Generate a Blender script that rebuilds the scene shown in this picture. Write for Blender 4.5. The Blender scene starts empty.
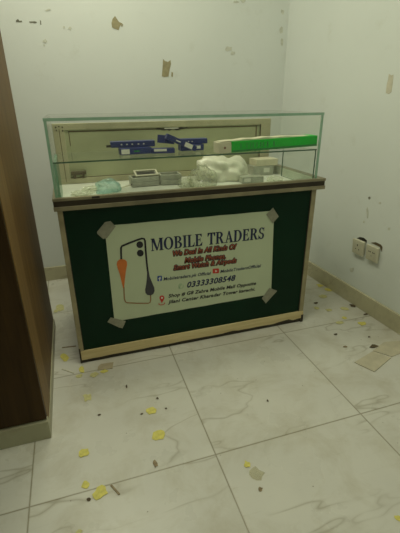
import bpy, bmesh, math, random
from mathutils import Vector, Matrix
random.seed(7)
S = bpy.context.scene
COL = S.collection
PI = math.pi

# ------------------------------------------------------------------ camera
F = 387.0; H = 1.135
def _basis(nad=(208, 1162), vx=(1522, 86)):
    d = lambda p: Vector((p[0]-200, -(p[1]-266.5), -F))
    z = -d(nad); z.normalize()
    x = d(vx); x = x - z*x.dot(z); x.normalize()
    y = z.cross(x)
    return Matrix((x, y, z))
R = _basis()
cam_d = bpy.data.cameras.new('camera'); cam = bpy.data.objects.new('camera', cam_d); COL.objects.link(cam)
cam_d.sensor_fit = 'HORIZONTAL'; cam_d.sensor_width = 36; cam_d.lens = F/400*36
cam_d.clip_start = 0.02
cam.matrix_world = Matrix.Translation((0, 0, H)) @ R.to_4x4()
S.camera = cam

# ------------------------------------------------------------------ light, exposure
W = bpy.data.worlds.new('world'); S.world = W; W.use_nodes = True
W.node_tree.nodes['Background'].inputs[0].default_value = (0.9, 1, 0.82, 1)
W.node_tree.nodes['Background'].inputs[1].default_value = 0.0
S.view_settings.view_transform = 'Standard'; S.view_settings.look = 'None'
S.view_settings.gamma = 1; S.view_settings.use_curve_mapping = False
S.view_settings.exposure = 0.0
S.cycles.transparent_max_bounces = 32
def area(name, loc, sx, sy, power, col, rot=(0, 0, 0)):
    l = bpy.data.lights.new(name, 'AREA'); l.shape = 'RECTANGLE'; l.size = sx; l.size_y = sy
    l.energy = power; l.color = col
    o = bpy.data.objects.new(name, l); COL.objects.link(o); o.location = loc; o.rotation_euler = rot
    return o
TINT = (1.0, 0.99, 0.755)
area('ceiling_lamp', (0.0, 2.08, 2.70), 0.6, 0.4, 14.2, TINT)
area('middle_fill_light', (0.30, 1.2, 2.70), 0.9, 0.4, 14, TINT)  # added fill light, evens out the brightness of floor and walls
area('far_fill_light', (0.35, -0.6, 2.70), 0.9, 0.4, 8.5, TINT)  # weak fill light added behind the camera

# ------------------------------------------------------------------ helpers
def hit(px, py, Y=None, X=None, Z=None):
    """point where the ray seen at a photo position meets a real plane"""
    r = R @ Vector((px-200, -(py-266.5), -F)); o = Vector((0, 0, H))
    t = Y/r[1] if Y is not None else (X/r[0] if X is not None else (Z-H)/r[2])
    return o + r*t

def setp(o, label=None, cat=None, group=None, kind=None):
    if label: o['label'] = label
    if cat: o['category'] = cat
    if group: o['group'] = group
    if kind: o['kind'] = kind
    return o
def link(name, bm, mats, parent=None, smooth=False, bevel=0.0):
    bmesh.ops.recalc_face_normals(bm, faces=bm.faces)
    me = bpy.data.meshes.new(name); bm.to_mesh(me); bm.free()
    if not isinstance(mats, (list, tuple)): mats = [mats]
    for m in mats: me.materials.append(m)
    if smooth:
        for p in me.polygons: p.use_smooth = True
    o = bpy.data.objects.new(name, me); COL.objects.link(o)
    if parent: o.parent = parent
    if bevel:
        b = o.modifiers.new('bevel', 'BEVEL'); b.width = bevel; b.segments = 2; b.limit_method = 'ANGLE'
    return o
def empty(name, loc, label, cat, group=None, rot=(0, 0, 0)):
    o = bpy.data.objects.new(name, None); COL.objects.link(o); o.location = loc; o.rotation_euler = rot
    o.empty_display_size = 0.05
    return setp(o, label, cat, group)
def box(bm, x0, x1, y0, y1, z0, z1, mi=0, M=None):
    vs = [bm.verts.new((x, y, z)) for x in (x0, x1) for y in (y0, y1) for z in (z0, z1)]
    if M is not None:
        for v in vs: v.co = M @ v.co
    for q in ((0, 1, 3, 2), (4, 6, 7, 5), (0, 4, 5, 1), (2, 3, 7, 6), (0, 2, 6, 4), (1, 5, 7, 3)):
        f = bm.faces.new([vs[i] for i in q]); f.material_index = mi
def nb(): return bmesh.new()
def boxes(name, lst, mat, parent=None, bevel=0.0):
    bm = nb()
    for b in lst: box(bm, *b)
    return link(name, bm, mat, parent, bevel=bevel)
def prism(bm, pts, T, d, mi=0):
    """extrude a 2D outline; T maps (u,v,w) to space"""
    a = [bm.verts.new(T(u, v, 0)) for u, v in pts]; b = [bm.verts.new(T(u, v, d)) for u, v in pts]
    f = bm.faces.new(a); f.material_index = mi
    f = bm.faces.new(b[::-1]); f.material_index = mi
    n = len(pts)
    for i in range(n):
        f = bm.faces.new((a[i], b[i], b[(i+1) % n], a[(i+1) % n])); f.material_index = mi

# ------------------------------------------------------------------ materials
def new_mat(name):
    m = bpy.data.materials.new(name); m.use_nodes = True
    nt = m.node_tree; nt.nodes.clear()
    out = nt.nodes.new('ShaderNodeOutputMaterial'); bs = nt.nodes.new('ShaderNodeBsdfPrincipled')
    nt.links.new(bs.outputs[0], out.inputs[0])
    return m, nt, bs
def c4(c): return (c[0], c[1], c[2], 1)
def N(nt, t, **kw):
    n = nt.nodes.new(t)
    for k, v in kw.items(): setattr(n, k, v)
    return n
def coords(nt, scale=(1, 1, 1), rot=(0, 0, 0), loc=(0, 0, 0), kind='Object'):
    tc = N(nt, 'ShaderNodeTexCoord'); mp = N(nt, 'ShaderNodeMapping')
    mp.inputs['Scale'].default_value = scale; mp.inputs['Rotation'].default_value = rot; mp.inputs['Location'].default_value = loc
    nt.links.new(tc.outputs[kind], mp.inputs[0]); return mp.outputs[0]
def noise(nt, vec, scale, detail=4, rough=0.55, dist=0.0):
    n = N(nt, 'ShaderNodeTexNoise'); n.inputs['Scale'].default_value = scale; n.inputs['Detail'].default_value = detail
    n.inputs['Roughness'].default_value = rough; n.inputs['Distortion'].default_value = dist
    nt.links.new(vec, n.inputs['Vector']); return n.outputs['Fac']
def ramp(nt, fac, stops):
    r = N(nt, 'ShaderNodeValToRGB'); nt.links.new(fac, r.inputs[0])
    e = r.color_ramp.elements
    while len(e) < len(stops): e.new(0.5)
    for i, (p, c) in enumerate(stops):
        e[i].position = p; e[i].color = c4(c) if not isinstance(c, (int, float)) else (c, c, c, 1)
    return r.outputs[0]
def mix(nt, fac, a, b, mode='MIX'):
    m = N(nt, 'ShaderNodeMix'); m.data_type = 'RGBA'; m.blend_type = mode
    for s, v in ((0, fac), (6, a), (7, b)):
        if hasattr(v, 'links'): nt.links.new(v, m.inputs[s])
        elif s == 0: m.inputs[0].default_value = v
        else: m.inputs[s].default_value = c4(v)
    return m.outputs[2]
def math_(nt, op, a, b=None, clamp=False):
    m = N(nt, 'ShaderNodeMath'); m.operation = op; m.use_clamp = clamp
    for i, v in enumerate((a, b)):
        if v is None: continue
        if hasattr(v, 'links'): nt.links.new(v, m.inputs[i])
        else: m.inputs[i].default_value = v
    return m.outputs[0]
def bump(nt, bs, h, strength=0.2, dist=0.01):
    b = N(nt, 'ShaderNodeBump'); b.inputs['Strength'].default_value = strength; b.inputs['Distance'].default_value = dist
    nt.links.new(h, b.inputs['Height']); nt.links.new(b.outputs[0], bs.inputs['Normal'])
def simple(name, c, rough=0.5, metal=0.0, var=0.12, scale=30, spec=0.5):
    m, nt, bs = new_mat(name)
    v = noise(nt, coords(nt), scale)
    nt.links.new(ramp(nt, v, [(0.3, tuple(x*(1-var) for x in c)), (0.7, tuple(min(1, x*(1+var)) for x in c))]), bs.inputs['Base Color'])
    bs.inputs['Roughness'].default_value = rough; bs.inputs['Metallic'].default_value = metal
    bs.inputs['Specular IOR Level'].default_value = spec
    return m

def wall_mat():
    m, nt, bs = new_mat('painted_plaster')
    co = coords(nt)
    big = noise(nt, co, 1.6, 4); base = ramp(nt, big, [(0.3, (0.73, 0.77, 0.74)), (0.7, (0.77, 0.81, 0.78))])
    sm = noise(nt, co, 9, 6, 0.65); smf = ramp(nt, sm, [(0.60, 0.0), (0.78, 0.35)])
    c = mix(nt, smf, base, (0.60, 0.62, 0.55))
    nt.links.new(c, bs.inputs['Base Color']); bs.inputs['Roughness'].default_value = 0.62
    bump(nt, bs, noise(nt, co, 45, 3), 0.08, 0.004)
    return m
M_WALL = wall_mat()

def marble_nodes(nt, co, base_lo, base_hi, vein, vs=1.0):
    b = ramp(nt, noise(nt, co, 2.2*vs, 5), [(0.3, base_lo), (0.7, base_hi)])
    mp = N(nt, 'ShaderNodeMapping'); mp.inputs['Rotation'].default_value = (0, 0, -0.55); mp.inputs['Scale'].default_value = (0.42, 1.5, 1)
    nt.links.new(co, mp.inputs[0])
    warp = noise(nt, mp.outputs[0], 2.0*vs, 4.0, 0.55, 0.25)
    line = math_(nt, 'ABSOLUTE', math_(nt, 'SUBTRACT', warp, 0.5))
    vf = ramp(nt, line, [(0.0, 0.62), (0.0028, 0.28), (0.012, 0.0)])
    gate = ramp(nt, noise(nt, co, 3.1*vs, 3), [(0.42, 0.0), (0.58, 1.0)])
    c = mix(nt, math_(nt, 'MULTIPLY', vf, gate), b, vein)
    return c
def floor_mat():
    m, nt, bs = new_mat('marble_floor_tiles')
    co = coords(nt)
    sep = N(nt, 'ShaderNodeSeparateXYZ'); nt.links.new(co, sep.inputs[0])
    def axis(o, off):
        t = math_(nt, 'DIVIDE', math_(nt, 'SUBTRACT', o, off), 0.603)
        fl = math_(nt, 'FLOOR', t); fr = math_(nt, 'SUBTRACT', t, fl)
        d = math_(nt, 'MINIMUM', fr, math_(nt, 'SUBTRACT', 1.0, fr))
        return d, fl
    dx, ix = axis(sep.outputs[0], 0.343); dy, iy = axis(sep.outputs[1], 0.915)
    d = math_(nt, 'MINIMUM', dx, dy)
    # each tile has its own piece of marble
    cmb = N(nt, 'ShaderNodeCombineXYZ'); nt.links.new(math_(nt, 'MULTIPLY', ix, 3.7), cmb.inputs[0]); nt.links.new(math_(nt, 'MULTIPLY', iy, 5.3), cmb.inputs[1])
    va = N(nt, 'ShaderNodeVectorMath'); va.operation = 'ADD'; nt.links.new(co, va.inputs[0]); nt.links.new(cmb.outputs[0], va.inputs[1])
    c = marble_nodes(nt, va.outputs[0], (0.585, 0.575, 0.52), (0.67, 0.66, 0.59), (0.30, 0.27, 0.19))
    # trodden dirt and scratches
    dirt = ramp(nt, noise(nt, co, 5, 8, 0.7, 0.5), [(0.47, 0.0), (0.76, 0.62)])
    c = mix(nt, dirt, c, (0.42, 0.38, 0.27))
    scr = noise(nt, coords(nt, (3, 26, 1), (0, 0, 0.9)), 3, 6, 0.7, 0.4)
    c = mix(nt, ramp(nt, scr, [(0.60, 0.0), (0.74, 0.3)]), c, (0.40, 0.38, 0.28))
    specks = N(nt, 'ShaderNodeTexVoronoi'); specks.inputs['Scale'].default_value = 14; nt.links.new(co, specks.inputs['Vector'])
    sp = math_(nt, 'LESS_THAN', specks.outputs['Distance'], 0.035)
    c = mix(nt, math_(nt, 'MULTIPLY', sp, 0.6), c, (0.16, 0.13, 0.08))
    g = ramp(nt, d, [(0.0, 0.9), (0.0022, 0.8), (0.0048, 0.0)])
    c = mix(nt, g, c, (0.20, 0.17, 0.09))
    nt.links.new(c, bs.inputs['Base Color'])
    nt.links.new(ramp(nt, noise(nt, co, 4, 6), [(0.3, 0.22), (0.7, 0.42)]), bs.inputs['Roughness'])
    bs.inputs['Specular IOR Level'].default_value = 0.45
    bump(nt, bs, ramp(nt, d, [(0.0, 0.0), (0.004, 1.0)]), 0.3, 0.002)
    return m
M_FLOOR = floor_mat()
def skirt_mat(name, lo, hi):
    m, nt, bs = new_mat(name)
    c = marble_nodes(nt, coords(nt), lo, hi, (0.25, 0.21, 0.14), 2.0)
    dirt = ramp(nt, noise(nt, coords(nt), 14, 6, 0.7), [(0.5, 0.0), (0.8, 0.5)])
    nt.links.new(mix(nt, dirt, c, (0.30, 0.25, 0.16)), bs.inputs['Base Color']); bs.inputs['Roughness'].default_value = 0.4
    return m
M_SKIRT = skirt_mat('beige_stone_skirting', (0.48, 0.455, 0.305), (0.59, 0.555, 0.38))
M_SKIRTG = skirt_mat('grey_stone_skirting', (0.32, 0.31, 0.205), (0.41, 0.395, 0.265))
def wood_mat(name, a, b, rough=0.5, along='Z'):
    m, nt, bs = new_mat(name)
    sc = {'Z': (14, 14, 0.9), 'X': (0.9, 14, 14)}[along]
    co = coords(nt, sc)
    n = noise(nt, co, 2.4, 7, 0.6, 0.8)
    nt.links.new(ramp(nt, n, [(0.3, a), (0.72, b)]), bs.inputs['Base Color'])
    bs.inputs['Roughness'].default_value = rough; bs.inputs['Specular IOR Level'].default_value = 0.2
    bump(nt, bs, n, 0.12, 0.002)
    return m
M_WOODD = wood_mat('dark_brown_laminate', (0.028, 0.013, 0.002), (0.055, 0.028, 0.005), 0.45)
M_WOODM = wood_mat('brown_wood_veneer', (0.105, 0.057, 0.015), (0.18, 0.102, 0.030), 0.5)
M_WOODL = wood_mat('light_wood_lipping', (0.17, 0.10, 0.035), (0.25, 0.155, 0.058), 0.5)
M_GREEN = simple('dark_green_laminate', (0.0010, 0.022, 0.009), 0.42, var=0.12, scale=6, spec=0.18)
M_TRIM = simple('cream_aluminium_angle', (0.33, 0.29, 0.17), 0.45, var=0.28, scale=12)
M_PLINTH = wood_mat('worn_cream_plinth', (0.54, 0.43, 0.21), (0.76, 0.64, 0.37), 0.5, 'X')
M_DARK = simple('dark_edge_and_gap_shade', (0.035, 0.028, 0.018), 0.6)
M_CHAN = simple('brushed_metal_channel', (0.27, 0.24, 0.15), 0.4, 0.4, 0.35, 6)
M_CHAND = simple('dark_bronze_channel_groove', (0.035, 0.026, 0.014), 0.5, 0.2, 0.3, 9)
M_CREAM = simple('aged_cream_board', (0.39, 0.41, 0.25), 0.55, var=0.14, scale=5)
M_CREAML = simple('pale_cream_frame', (0.45, 0.43, 0.28), 0.5, var=0.2, scale=8)
M_CASEF = simple('white_case_floor', (0.72, 0.74, 0.66), 0.3, var=0.08, scale=8)
M_BOOK = simple('navy_carton', (0.020, 0.032, 0.155), 0.4, var=0.15, scale=40)
M_LBL = simple('white_carton_label', (0.70, 0.70, 0.62), 0.5, var=0.05)
M_GBOX = simple('bright_green_carton', (0.003, 0.50, 0.035), 0.5, var=0.10, scale=12, spec=0.15)
M_GDK = simple('dark_green_carton_print', (0.006, 0.22, 0.035), 0.45)
M_CARD = simple('cream_carton', (0.66, 0.62, 0.46), 0.6, var=0.1, scale=25)
M_YEL = simple('yellow_paper', (0.66, 0.60, 0.15), 0.7, var=0.15, scale=60)
M_YELP = simple('pale_yellow_paper', (0.58, 0.55, 0.26), 0.7, var=0.15, scale=60)
M_SCRAPD = simple('dark_debris', (0.10, 0.075, 0.04), 0.8, var=0.4, scale=80)
M_SCRAPB = simple('brown_debris', (0.28, 0.22, 0.13), 0.8, var=0.3, scale=80)
M_SHEET = simple('buff_cardboard', (0.50, 0.46, 0.34), 0.7, var=0.12, scale=18)
M_POSTER = simple('off_white_banner_paper', (0.52, 0.59, 0.41), 0.5, var=0.03, scale=4)
M_TAPE = simple('grey_masking_tape', (0.27, 0.27, 0.20), 0.4, var=0.15, scale=60)
M_NAVY = simple('navy_print', (0.012, 0.020, 0.075), 0.5)
M_BLACK = simple('black_print', (0.012, 0.012, 0.018), 0.5)
M_REDB = simple('brick_red_print', (0.34, 0.075, 0.028), 0.5)
M_RED = simple('red_print', (0.55, 0.035, 0.025), 0.5)
M_ORANGE = simple('orange_print', (0.62, 0.17, 0.030), 0.5)
M_OLIVE = simple('brown_line_print', (0.30, 0.16, 0.06), 0.5)
M_BLUEP = simple('blue_print', (0.02, 0.07, 0.32), 0.5)
M_WHITEP = simple('white_print', (0.75, 0.75, 0.65), 0.5)
M_GREENP = simple('pale_green_print', (0.32, 0.50, 0.30), 0.5)
M_PLASTIC = simple('cream_plastic', (0.60, 0.58, 0.45), 0.35, var=0.05)
M_HOLE = simple('socket_hole_black', (0.03, 0.028, 0.02), 0.7)
M_PLASTER = simple('bare_beige_plaster', (0.36, 0.32, 0.19), 0.8, var=0.15, scale=50)
M_SCUFF = simple('grey_scuff', (0.62, 0.635, 0.55), 0.7, var=0.15, scale=50)
M_SCUFFD = simple('dark_scuff', (0.20, 0.20, 0.15), 0.7, var=0.3, scale=50)
M_CASEG = simple('grey_phone_case', (0.40, 0.41, 0.34), 0.35, var=0.15, scale=40)
M_STRIP = simple('off_white_stick', (0.62, 0.60, 0.48), 0.5)

def glass(name, tint, gloss=0.09, refl=0.35, dcol=(0.62, 0.66, 0.55)):
    m = bpy.data.materials.new(name); m.use_nodes = True; nt = m.node_tree; nt.nodes.clear()
    out = N(nt, 'ShaderNodeOutputMaterial'); t = N(nt, 'ShaderNodeBsdfTransparent'); g = N(nt, 'ShaderNodeBsdfGlossy')
    t.inputs[0].default_value = c4(tint); g.inputs['Roughness'].default_value = 0.03
    lw = N(nt, 'ShaderNodeLayerWeight'); lw.inputs[0].default_value = 0.5
    fr = math_(nt, 'ADD', math_(nt, 'MULTIPLY', math_(nt, 'POWER', lw.outputs['Facing'], 5.0), 0.9), 0.04)
    mx = N(nt, 'ShaderNodeMixShader')
    sm = noise(nt, coords(nt), 7, 6, 0.65)     # smears of dust on the pane
    nt.links.new(math_(nt, 'MULTIPLY', fr, refl), mx.inputs[0]); nt.links.new(t.outputs[0], mx.inputs[1]); nt.links.new(g.outputs[0], mx.inputs[2])
    d = N(nt, 'ShaderNodeBsdfDiffuse'); d.inputs[0].default_value = c4(dcol)
    m2 = N(nt, 'ShaderNodeMixShader'); nt.links.new(ramp(nt, sm, [(0.35, gloss*0.3), (0.75, gloss)]), m2.inputs[0])
    nt.links.new(mx.outputs[0], m2.inputs[1]); nt.links.new(d.outputs[0], m2.inputs[2])
    nt.links.new(m2.outputs[0], out.inputs[0])
    return m
M_GLASS = glass('clear_glass', (0.985, 0.994, 0.982), 0.025, 0.5)
M_FILM = glass('clear_plastic_film', (0.95, 0.96, 0.91), 0.50, 0.5, (0.75, 0.76, 0.66))
M_CTAPE = glass('clear_tape_film', (0.97, 0.965, 0.92), 0.22, 0.15, (0.55, 0.52, 0.38))
def edge_mat():
    m, nt, bs = new_mat('teal_glass_edge')
    nt.links.new(ramp(nt, noise(nt, coords(nt), 12), [(0.3, (0.15, 0.33, 0.21)), (0.7, (0.25, 0.46, 0.32))]), bs.inputs['Base Color'])
    bs.inputs['Roughness'].default_value = 0.2; bs.inputs['Alpha'].default_value = 0.85
    return m
M_EDGE = edge_mat()
def edge_dark():
    m, nt, bs = new_mat('dark_green_glass_edge')
    nt.links.new(ramp(nt, noise(nt, coords(nt), 12), [(0.3, (0.035, 0.085, 0.05)), (0.7, (0.06, 0.13, 0.08))]), bs.inputs['Base Color'])
    bs.inputs['Roughness'].default_value = 0.25
    return m
M_EDGED = edge_dark()
M_TEALFILM = glass('pale_teal_plastic', (0.86, 0.95, 0.93), 0.55, 0.4, (0.52, 0.72, 0.68))

# ------------------------------------------------------------------ setting
def structure(o): o['kind'] = 'structure'; return o
CZ = 2.75
XR0, XR1 = 1.452, None
# right wall runs very slightly out of square: from (1.452, 2.62) towards (1.74,-3)
YB = 2.62
def xr(y): return 1.452 + (YB-y)*0.0515
bm = nb(); box(bm, -1.6, 2.2, -3.1, 2.9, -0.1, 0); structure(link('floor', bm, M_FLOOR))
bm = nb(); box(bm, -1.6, 2.2, -3.1, 2.9, CZ, CZ+0.1); structure(link('ceiling', bm, M_WALL))
bm = nb(); box(bm, -1.6, 2.2, YB, YB+0.12, 0, CZ); wall_back = structure(link('wall_back', bm, M_WALL))
bm = nb(); prism(bm, [(xr(YB), YB), (xr(-3.0), -3.0), (xr(-3)+0.12, -3.0), (xr(YB)+0.12, YB)], lambda u, v, w: (u, v, w), CZ)
wall_right = structure(link('wall_right', bm, M_WALL))
bm = nb(); box(bm, -1.6, -1.5, -3.0, YB, 0, CZ); structure(link('wall_left', bm, M_WALL))
bm = nb(); box(bm, -1.6, 2.2, -3.1, -3.0, 0, CZ); structure(link('wall_front', bm, M_WALL))
# skirting tiles
SK = 0.094
bm = nb(); box(bm, -1.5, xr(YB), YB-0.013, YB, 0, SK); structure(link('baseboard_back', bm, M_SKIRT, bevel=0.002))
bm = nb(); prism(bm, [(xr(YB-0.013), YB-0.013), (xr(-3.0), -3.0), (xr(-3)-0.014, -3.0), (xr(YB)-0.014, YB-0.013)], lambda u, v, w: (u, v, w), 0.10)
structure(link('baseboard_right', bm, M_SKIRT, bevel=0.002))

# marks on the walls: places where the paint has come away (part of the wall)
def ragged(n, rx, rz, jit=0.25, rot=0.0):
    p = []
    for i in range(n):
        a = 2*PI*i/n; k = 1+random.uniform(-jit, jit)
        u, v = rx*math.cos(a)*k, rz*math.sin(a)*k
        p.append((u*math.cos(rot)-v*math.sin(rot), u*math.sin(rot)+v*math.cos(rot)))
    return p
def mark_back(pts, mat, name='peeled_patch', d=0.0012):
    P = [hit(x, y, Y=YB) for x, y in pts]
    bm = nb(); prism(bm, [(p.x, p.z) for p in P], lambda u, v, w: (u, YB-0.0003-w, v), d)
    return structure(link(name, bm, mat, wall_back))
mark_back([(163, 59), (165, 61), (168, 62), (170.5, 60), (171, 64), (169.5, 70), (168.5, 76.5), (164, 77), (161.8, 76), (162.5, 68)], M_PLASTER)
mark_back([(171.5, 72), (173, 72.5), (172.8, 77), (171.2, 76.5)], M_PLASTER)
mark_back([(112.5, 19), (115, 16), (117, 19), (119, 22), (122.5, 23.5), (120, 26), (118.5, 30), (115.5, 29), (112, 27.5), (111.5, 23)], M_PLASTER)
mark_back([(122, 24), (123.2, 24.5), (122, 27), (121, 26)], M_PLASTER)
mark_back([(16, 20.5), (18, 19), (19.5, 20.8), (22, 20.6), (22, 22), (16, 21.8)], M_SCUFFD, 'scuff')
mark_back([(29, 21.5), (35, 21.3), (37, 22), (36, 23), (30, 22.6)], M_SCUFFD, 'scuff')
mark_back([(40, 20), (41, 21), (41.4, 25), (40.3, 24.5)], M_SCUFFD, 'scuff')
for cx, cy, rx, ry in ((45, 41, 2.5, 2.2), (48, 10, 2.5, 1.2), (70, 28, 1.6, 2.0), (64, 27, 1.0, 1.5), (236, 2, 3.0, 1.2), (243, 1, 2.4, 1.5), (229, 49, 3.5, 2.5), (233, 53, 2, 2), (44, 45, 1, 1)):
    q = ragged(9, rx, ry, 0.4); mark_back([(cx+u, cy+v) for u, v in q], M_SCUFF, 'scuff')
for cx, cy, rx, ry in ((284, 12, 2.0, 2.4), (282.5, 30, 1.8, 3), (283.5, 42, 1.4, 5)):
    q = ragged(9, rx, ry, 0.3); mark_back([(cx+u-1.5, cy+v) for u, v in q], M_SCUFF, 'scuff')
# right wall
aw = math.atan(0.0515)
def hitR(px, py, off=0.0):
    r = R @ Vector((px-200, -(py-266.5), -F))
    # x = 1.452 + (YB-y)*k - off
    k = 0.0515; t = (1.452+YB*k-off)/(r[0]+k*r[1]); return Vector((0, 0, H)) + r*t
def mark_right(pts, mat, name='peeled_patch', d=0.0012):
    P = [hitR(x, y) for x, y in pts]
    bm = nb(); prism(bm, [(p.y, p.z) for p in P], lambda u, v, w: (xr(u)-0.0003-w, u, v), d)
    return structure(link(name, bm, mat, wall_right))
mark_right([(389, 74), (391.5, 75.5), (393.5, 74.5), (393, 82), (391.5, 92), (389, 94), (386, 93), (387, 84), (388.2, 80)], simple('pale_filler', (0.60, 0.57, 0.45), 0.8))
mark_right(ragged(1, 1, 1) and [(368.5, 197), (370, 196.6), (370.8, 198), (369.6, 199.6), (368.4, 198.8)], M_SCUFFD, 'nail_hole')
for cx, cy, rx, ry in ((380, 203, 1.2, 1.0), (367.5, 212, 0.9, 7), (389, 229, 1.6, 1.8), (364, 222, 1.0, 1.2), (352, 270, 2, 3)):
    q = ragged(9, rx, ry, 0.3); mark_right([(cx+u, cy+v) for u, v in q], M_SCUFF, 'scuff')

# ------------------------------------------------------------------ wooden partition at the left
PX, PY0, PY1 = -0.207, 1.18, 1.97
t = empty('wooden_partition', (PX-0.5, PY0, 0), 'dark brown wooden partition with a grey stone skirting, left of the green counter', 'partition')
def loc(o, t): o.matrix_parent_inverse = Matrix.Translation(-t.location); return o
def child(name, lst, mat, t, bevel=0.0):
    """boxes given in room coordinates, parented to a thing"""
    bm = nb()
    for b in lst: box(bm, *b)
    o = link(name, bm, mat, None, bevel=bevel)
    o.parent = t; o.matrix_parent_inverse = Matrix.Translation(-t.location)
    return o
child('front_panel', [(-1.495, PX, PY0, PY0+0.02, 0.085, CZ-0.002)], M_WOODD, t, 0.002)
child('side_panel', [(PX-0.02, PX-0.001, PY0+0.17, PY1, 0.05, CZ-0.002)], M_WOODM, t)
child('corner_lipping', [(PX-0.02, PX+0.001, PY0+0.02, PY0+0.17, 0.05, CZ-0.002)], M_WOODL, t, 0.002)
child('rear_panel', [(-1.495, PX-0.02, PY1-0.02, PY1, 0.07, CZ-0.002)], M_WOODM, t)
child('skirting', [(-1.495, PX+0.004, PY0-0.008, PY0+0.02, 0, 0.080), (PX-0.02, PX+0.004, PY0+0.02, PY1, 0, 0.050)], M_SKIRTG, t, 0.002)

# ------------------------------------------------------------------ the display counter
YF = 1.59; YBK = 2.09
X0, X1 = -0.083, 1.098
t = empty('display_counter', (0.5, 1.84, 0), 'dark green shop counter with glass display case on top, cream edges and metal band', 'display counter')
counter = t
child('body', [(X0+0.004, X1-0.004, YF+0.006, YBK, 0.062, 0.742)], M_GREEN, t)
# plinth board with chipped lower edge
bm = nb()
pts = [(X0, 0.066)]
xs = [X0 + (X1-X0)*i/40 for i in range(41)]
low = []
for i, x in enumerate(xs):
    u = (x-X0)/(X1-X0)
    z = 0.020 + random.uniform(-0.0012, 0.0012)
    if 0.60 < u < 0.66 or 0.86 < u < 0.95: z += random.uniform(0.004, 0.011)
    if 0.955 < u: z += 0.004
    low.append((x, z))
prism(bm, low + [(X1, 0.066), (X0, 0.066)], lambda u, v, w: (u, YF-0.003+w, v), 0.02)
o = link('plinth', bm, M_PLINTH); o.parent = t; o.matrix_parent_inverse = Matrix.Translation(-t.location)
child('gap_shade_runner', [(X0+0.002, X1-0.004, YF+0.004, YBK, 0.0, 0.062), (X0-0.001, X0+0.006, YF-0.0035, YF+0.003, 0.004, 0.082), (X1-0.012, X1+0.002, YF-0.0035, YF+0.01, 0.0, 0.045)], M_DARK, t)  # near-black runner paints the shade of the gap under the plinth
for xa, xb in ((X0, X0+0.020), (X1-0.024, X1)):
    o = child('edge_trim', [(xa, xb, YF, YBK, 0.066, 0.742)], M_TRIM, t, 0.001)
child('edge_groove', [(X0+0.0195, X0+0.0225, YF+0.0025, YF+0.008, 0.066, 0.742)], M_DARK, t)
child('edge_groove', [(X1-0.028, X1-0.0235, YF+0.0025, YF+0.008, 0.066, 0.742)], M_DARK, t)
# metal band round the top of the body
BX0, BX1 = X0-0.010, X1+0.032
ch = child('metal_band', [(BX0, BX1, YF-0.020, YF+0.0, 0.776, 0.788), (BX0, BX1, YF-0.020, YF+0.0, 0.737, 0.754), (BX0, X0+0.001, YF, YBK+0.004, 0.737, 0.788), (X1-0.004, BX1, YF, YBK+0.004, 0.737, 0.788), (BX0, BX1, YBK, YBK+0.004, 0.737, 0.788)], M_CHAN, t, 0.0015)
o = child('band_groove', [(BX0+0.002, BX1-0.002, YF-0.015, YF-0.0005, 0.753, 0.777)], M_CHAND, t)
child('scratch_mark', [(0.055, 0.085, YF-0.0206, YF-0.019, 0.778, 0.787)], M_DARK, t)
# display case
GZ0, GZ1 = 0.7475, 1.076
child('case_floor', [(X0+0.004, X1-0.002, YF+0.001, YBK-0.001, 0.742, 0.747)], M_CASEF, t)
child('case_lining', [(X1-0.0050, X1-0.0041, YF+0.001, YBK-0.001, 0.747, 0.786)], M_CASEF, t)
child('case_lining', [(X0+0.0011, X0+0.0018, YF+0.001, YBK-0.001, 0.747, 0.786)], M_CASEF, t)
def pane(name, x0, x1, y0, y1, z0, z1, thin, edge, parent=t, clear_back=False):
    bm = nb(); box(bm, x0, x1, y0, y1, z0, z1)
    bmesh.ops.recalc_face_normals(bm, faces=bm.faces)
    for f in bm.faces:
        f.material_index = 0 if abs(f.normal[thin]) > 0.5 or (clear_back and (f.normal.y > 0.5 or abs(f.normal.x) > 0.5 or (thin == 0 and f.normal.y > -0.5))) else 1
    o = link(name, bm, [M_GLASS, edge]); o.parent = parent; o.matrix_parent_inverse = Matrix.Translation(-parent.location)
    return o
G = 0.007
pane('front_glass', X0+0.0125, X1-0.0145, YF, YF+G, GZ0, GZ1-0.010, 1, M_EDGE)
pane('side_glass', X0+0.002, X0+0.012, YF, YBK, GZ0, GZ1-0.010, 0, M_EDGE, clear_back=True)
pane('side_glass', X1-0.0144, X1-0.0056, YF, YBK, GZ0, GZ1-0.010, 0, M_EDGE, clear_back=True)
pane('top_glass', X0+0.001, X1-0.005, YF-0.002, YBK, GZ1-0.010, GZ1+0.001, 2, M_EDGE, clear_back=True)
SZ = 0.920
pane('glass_shelf', X0+0.0125, X1-0.0165, YF+0.010, YF+0.315, SZ-0.006, SZ, 2, M_EDGED, clear_back=True)
pane('shelf_support', X0+0.0125, X0+0.023, YF+0.012, YF+0.31, GZ0, SZ-0.006, 0, M_EDGE)
pane('shelf_support', X1-0.023, X1-0.0165, YF+0.012, YF+0.31, GZ0, SZ-0.006, 0, M_EDGED)
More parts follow.
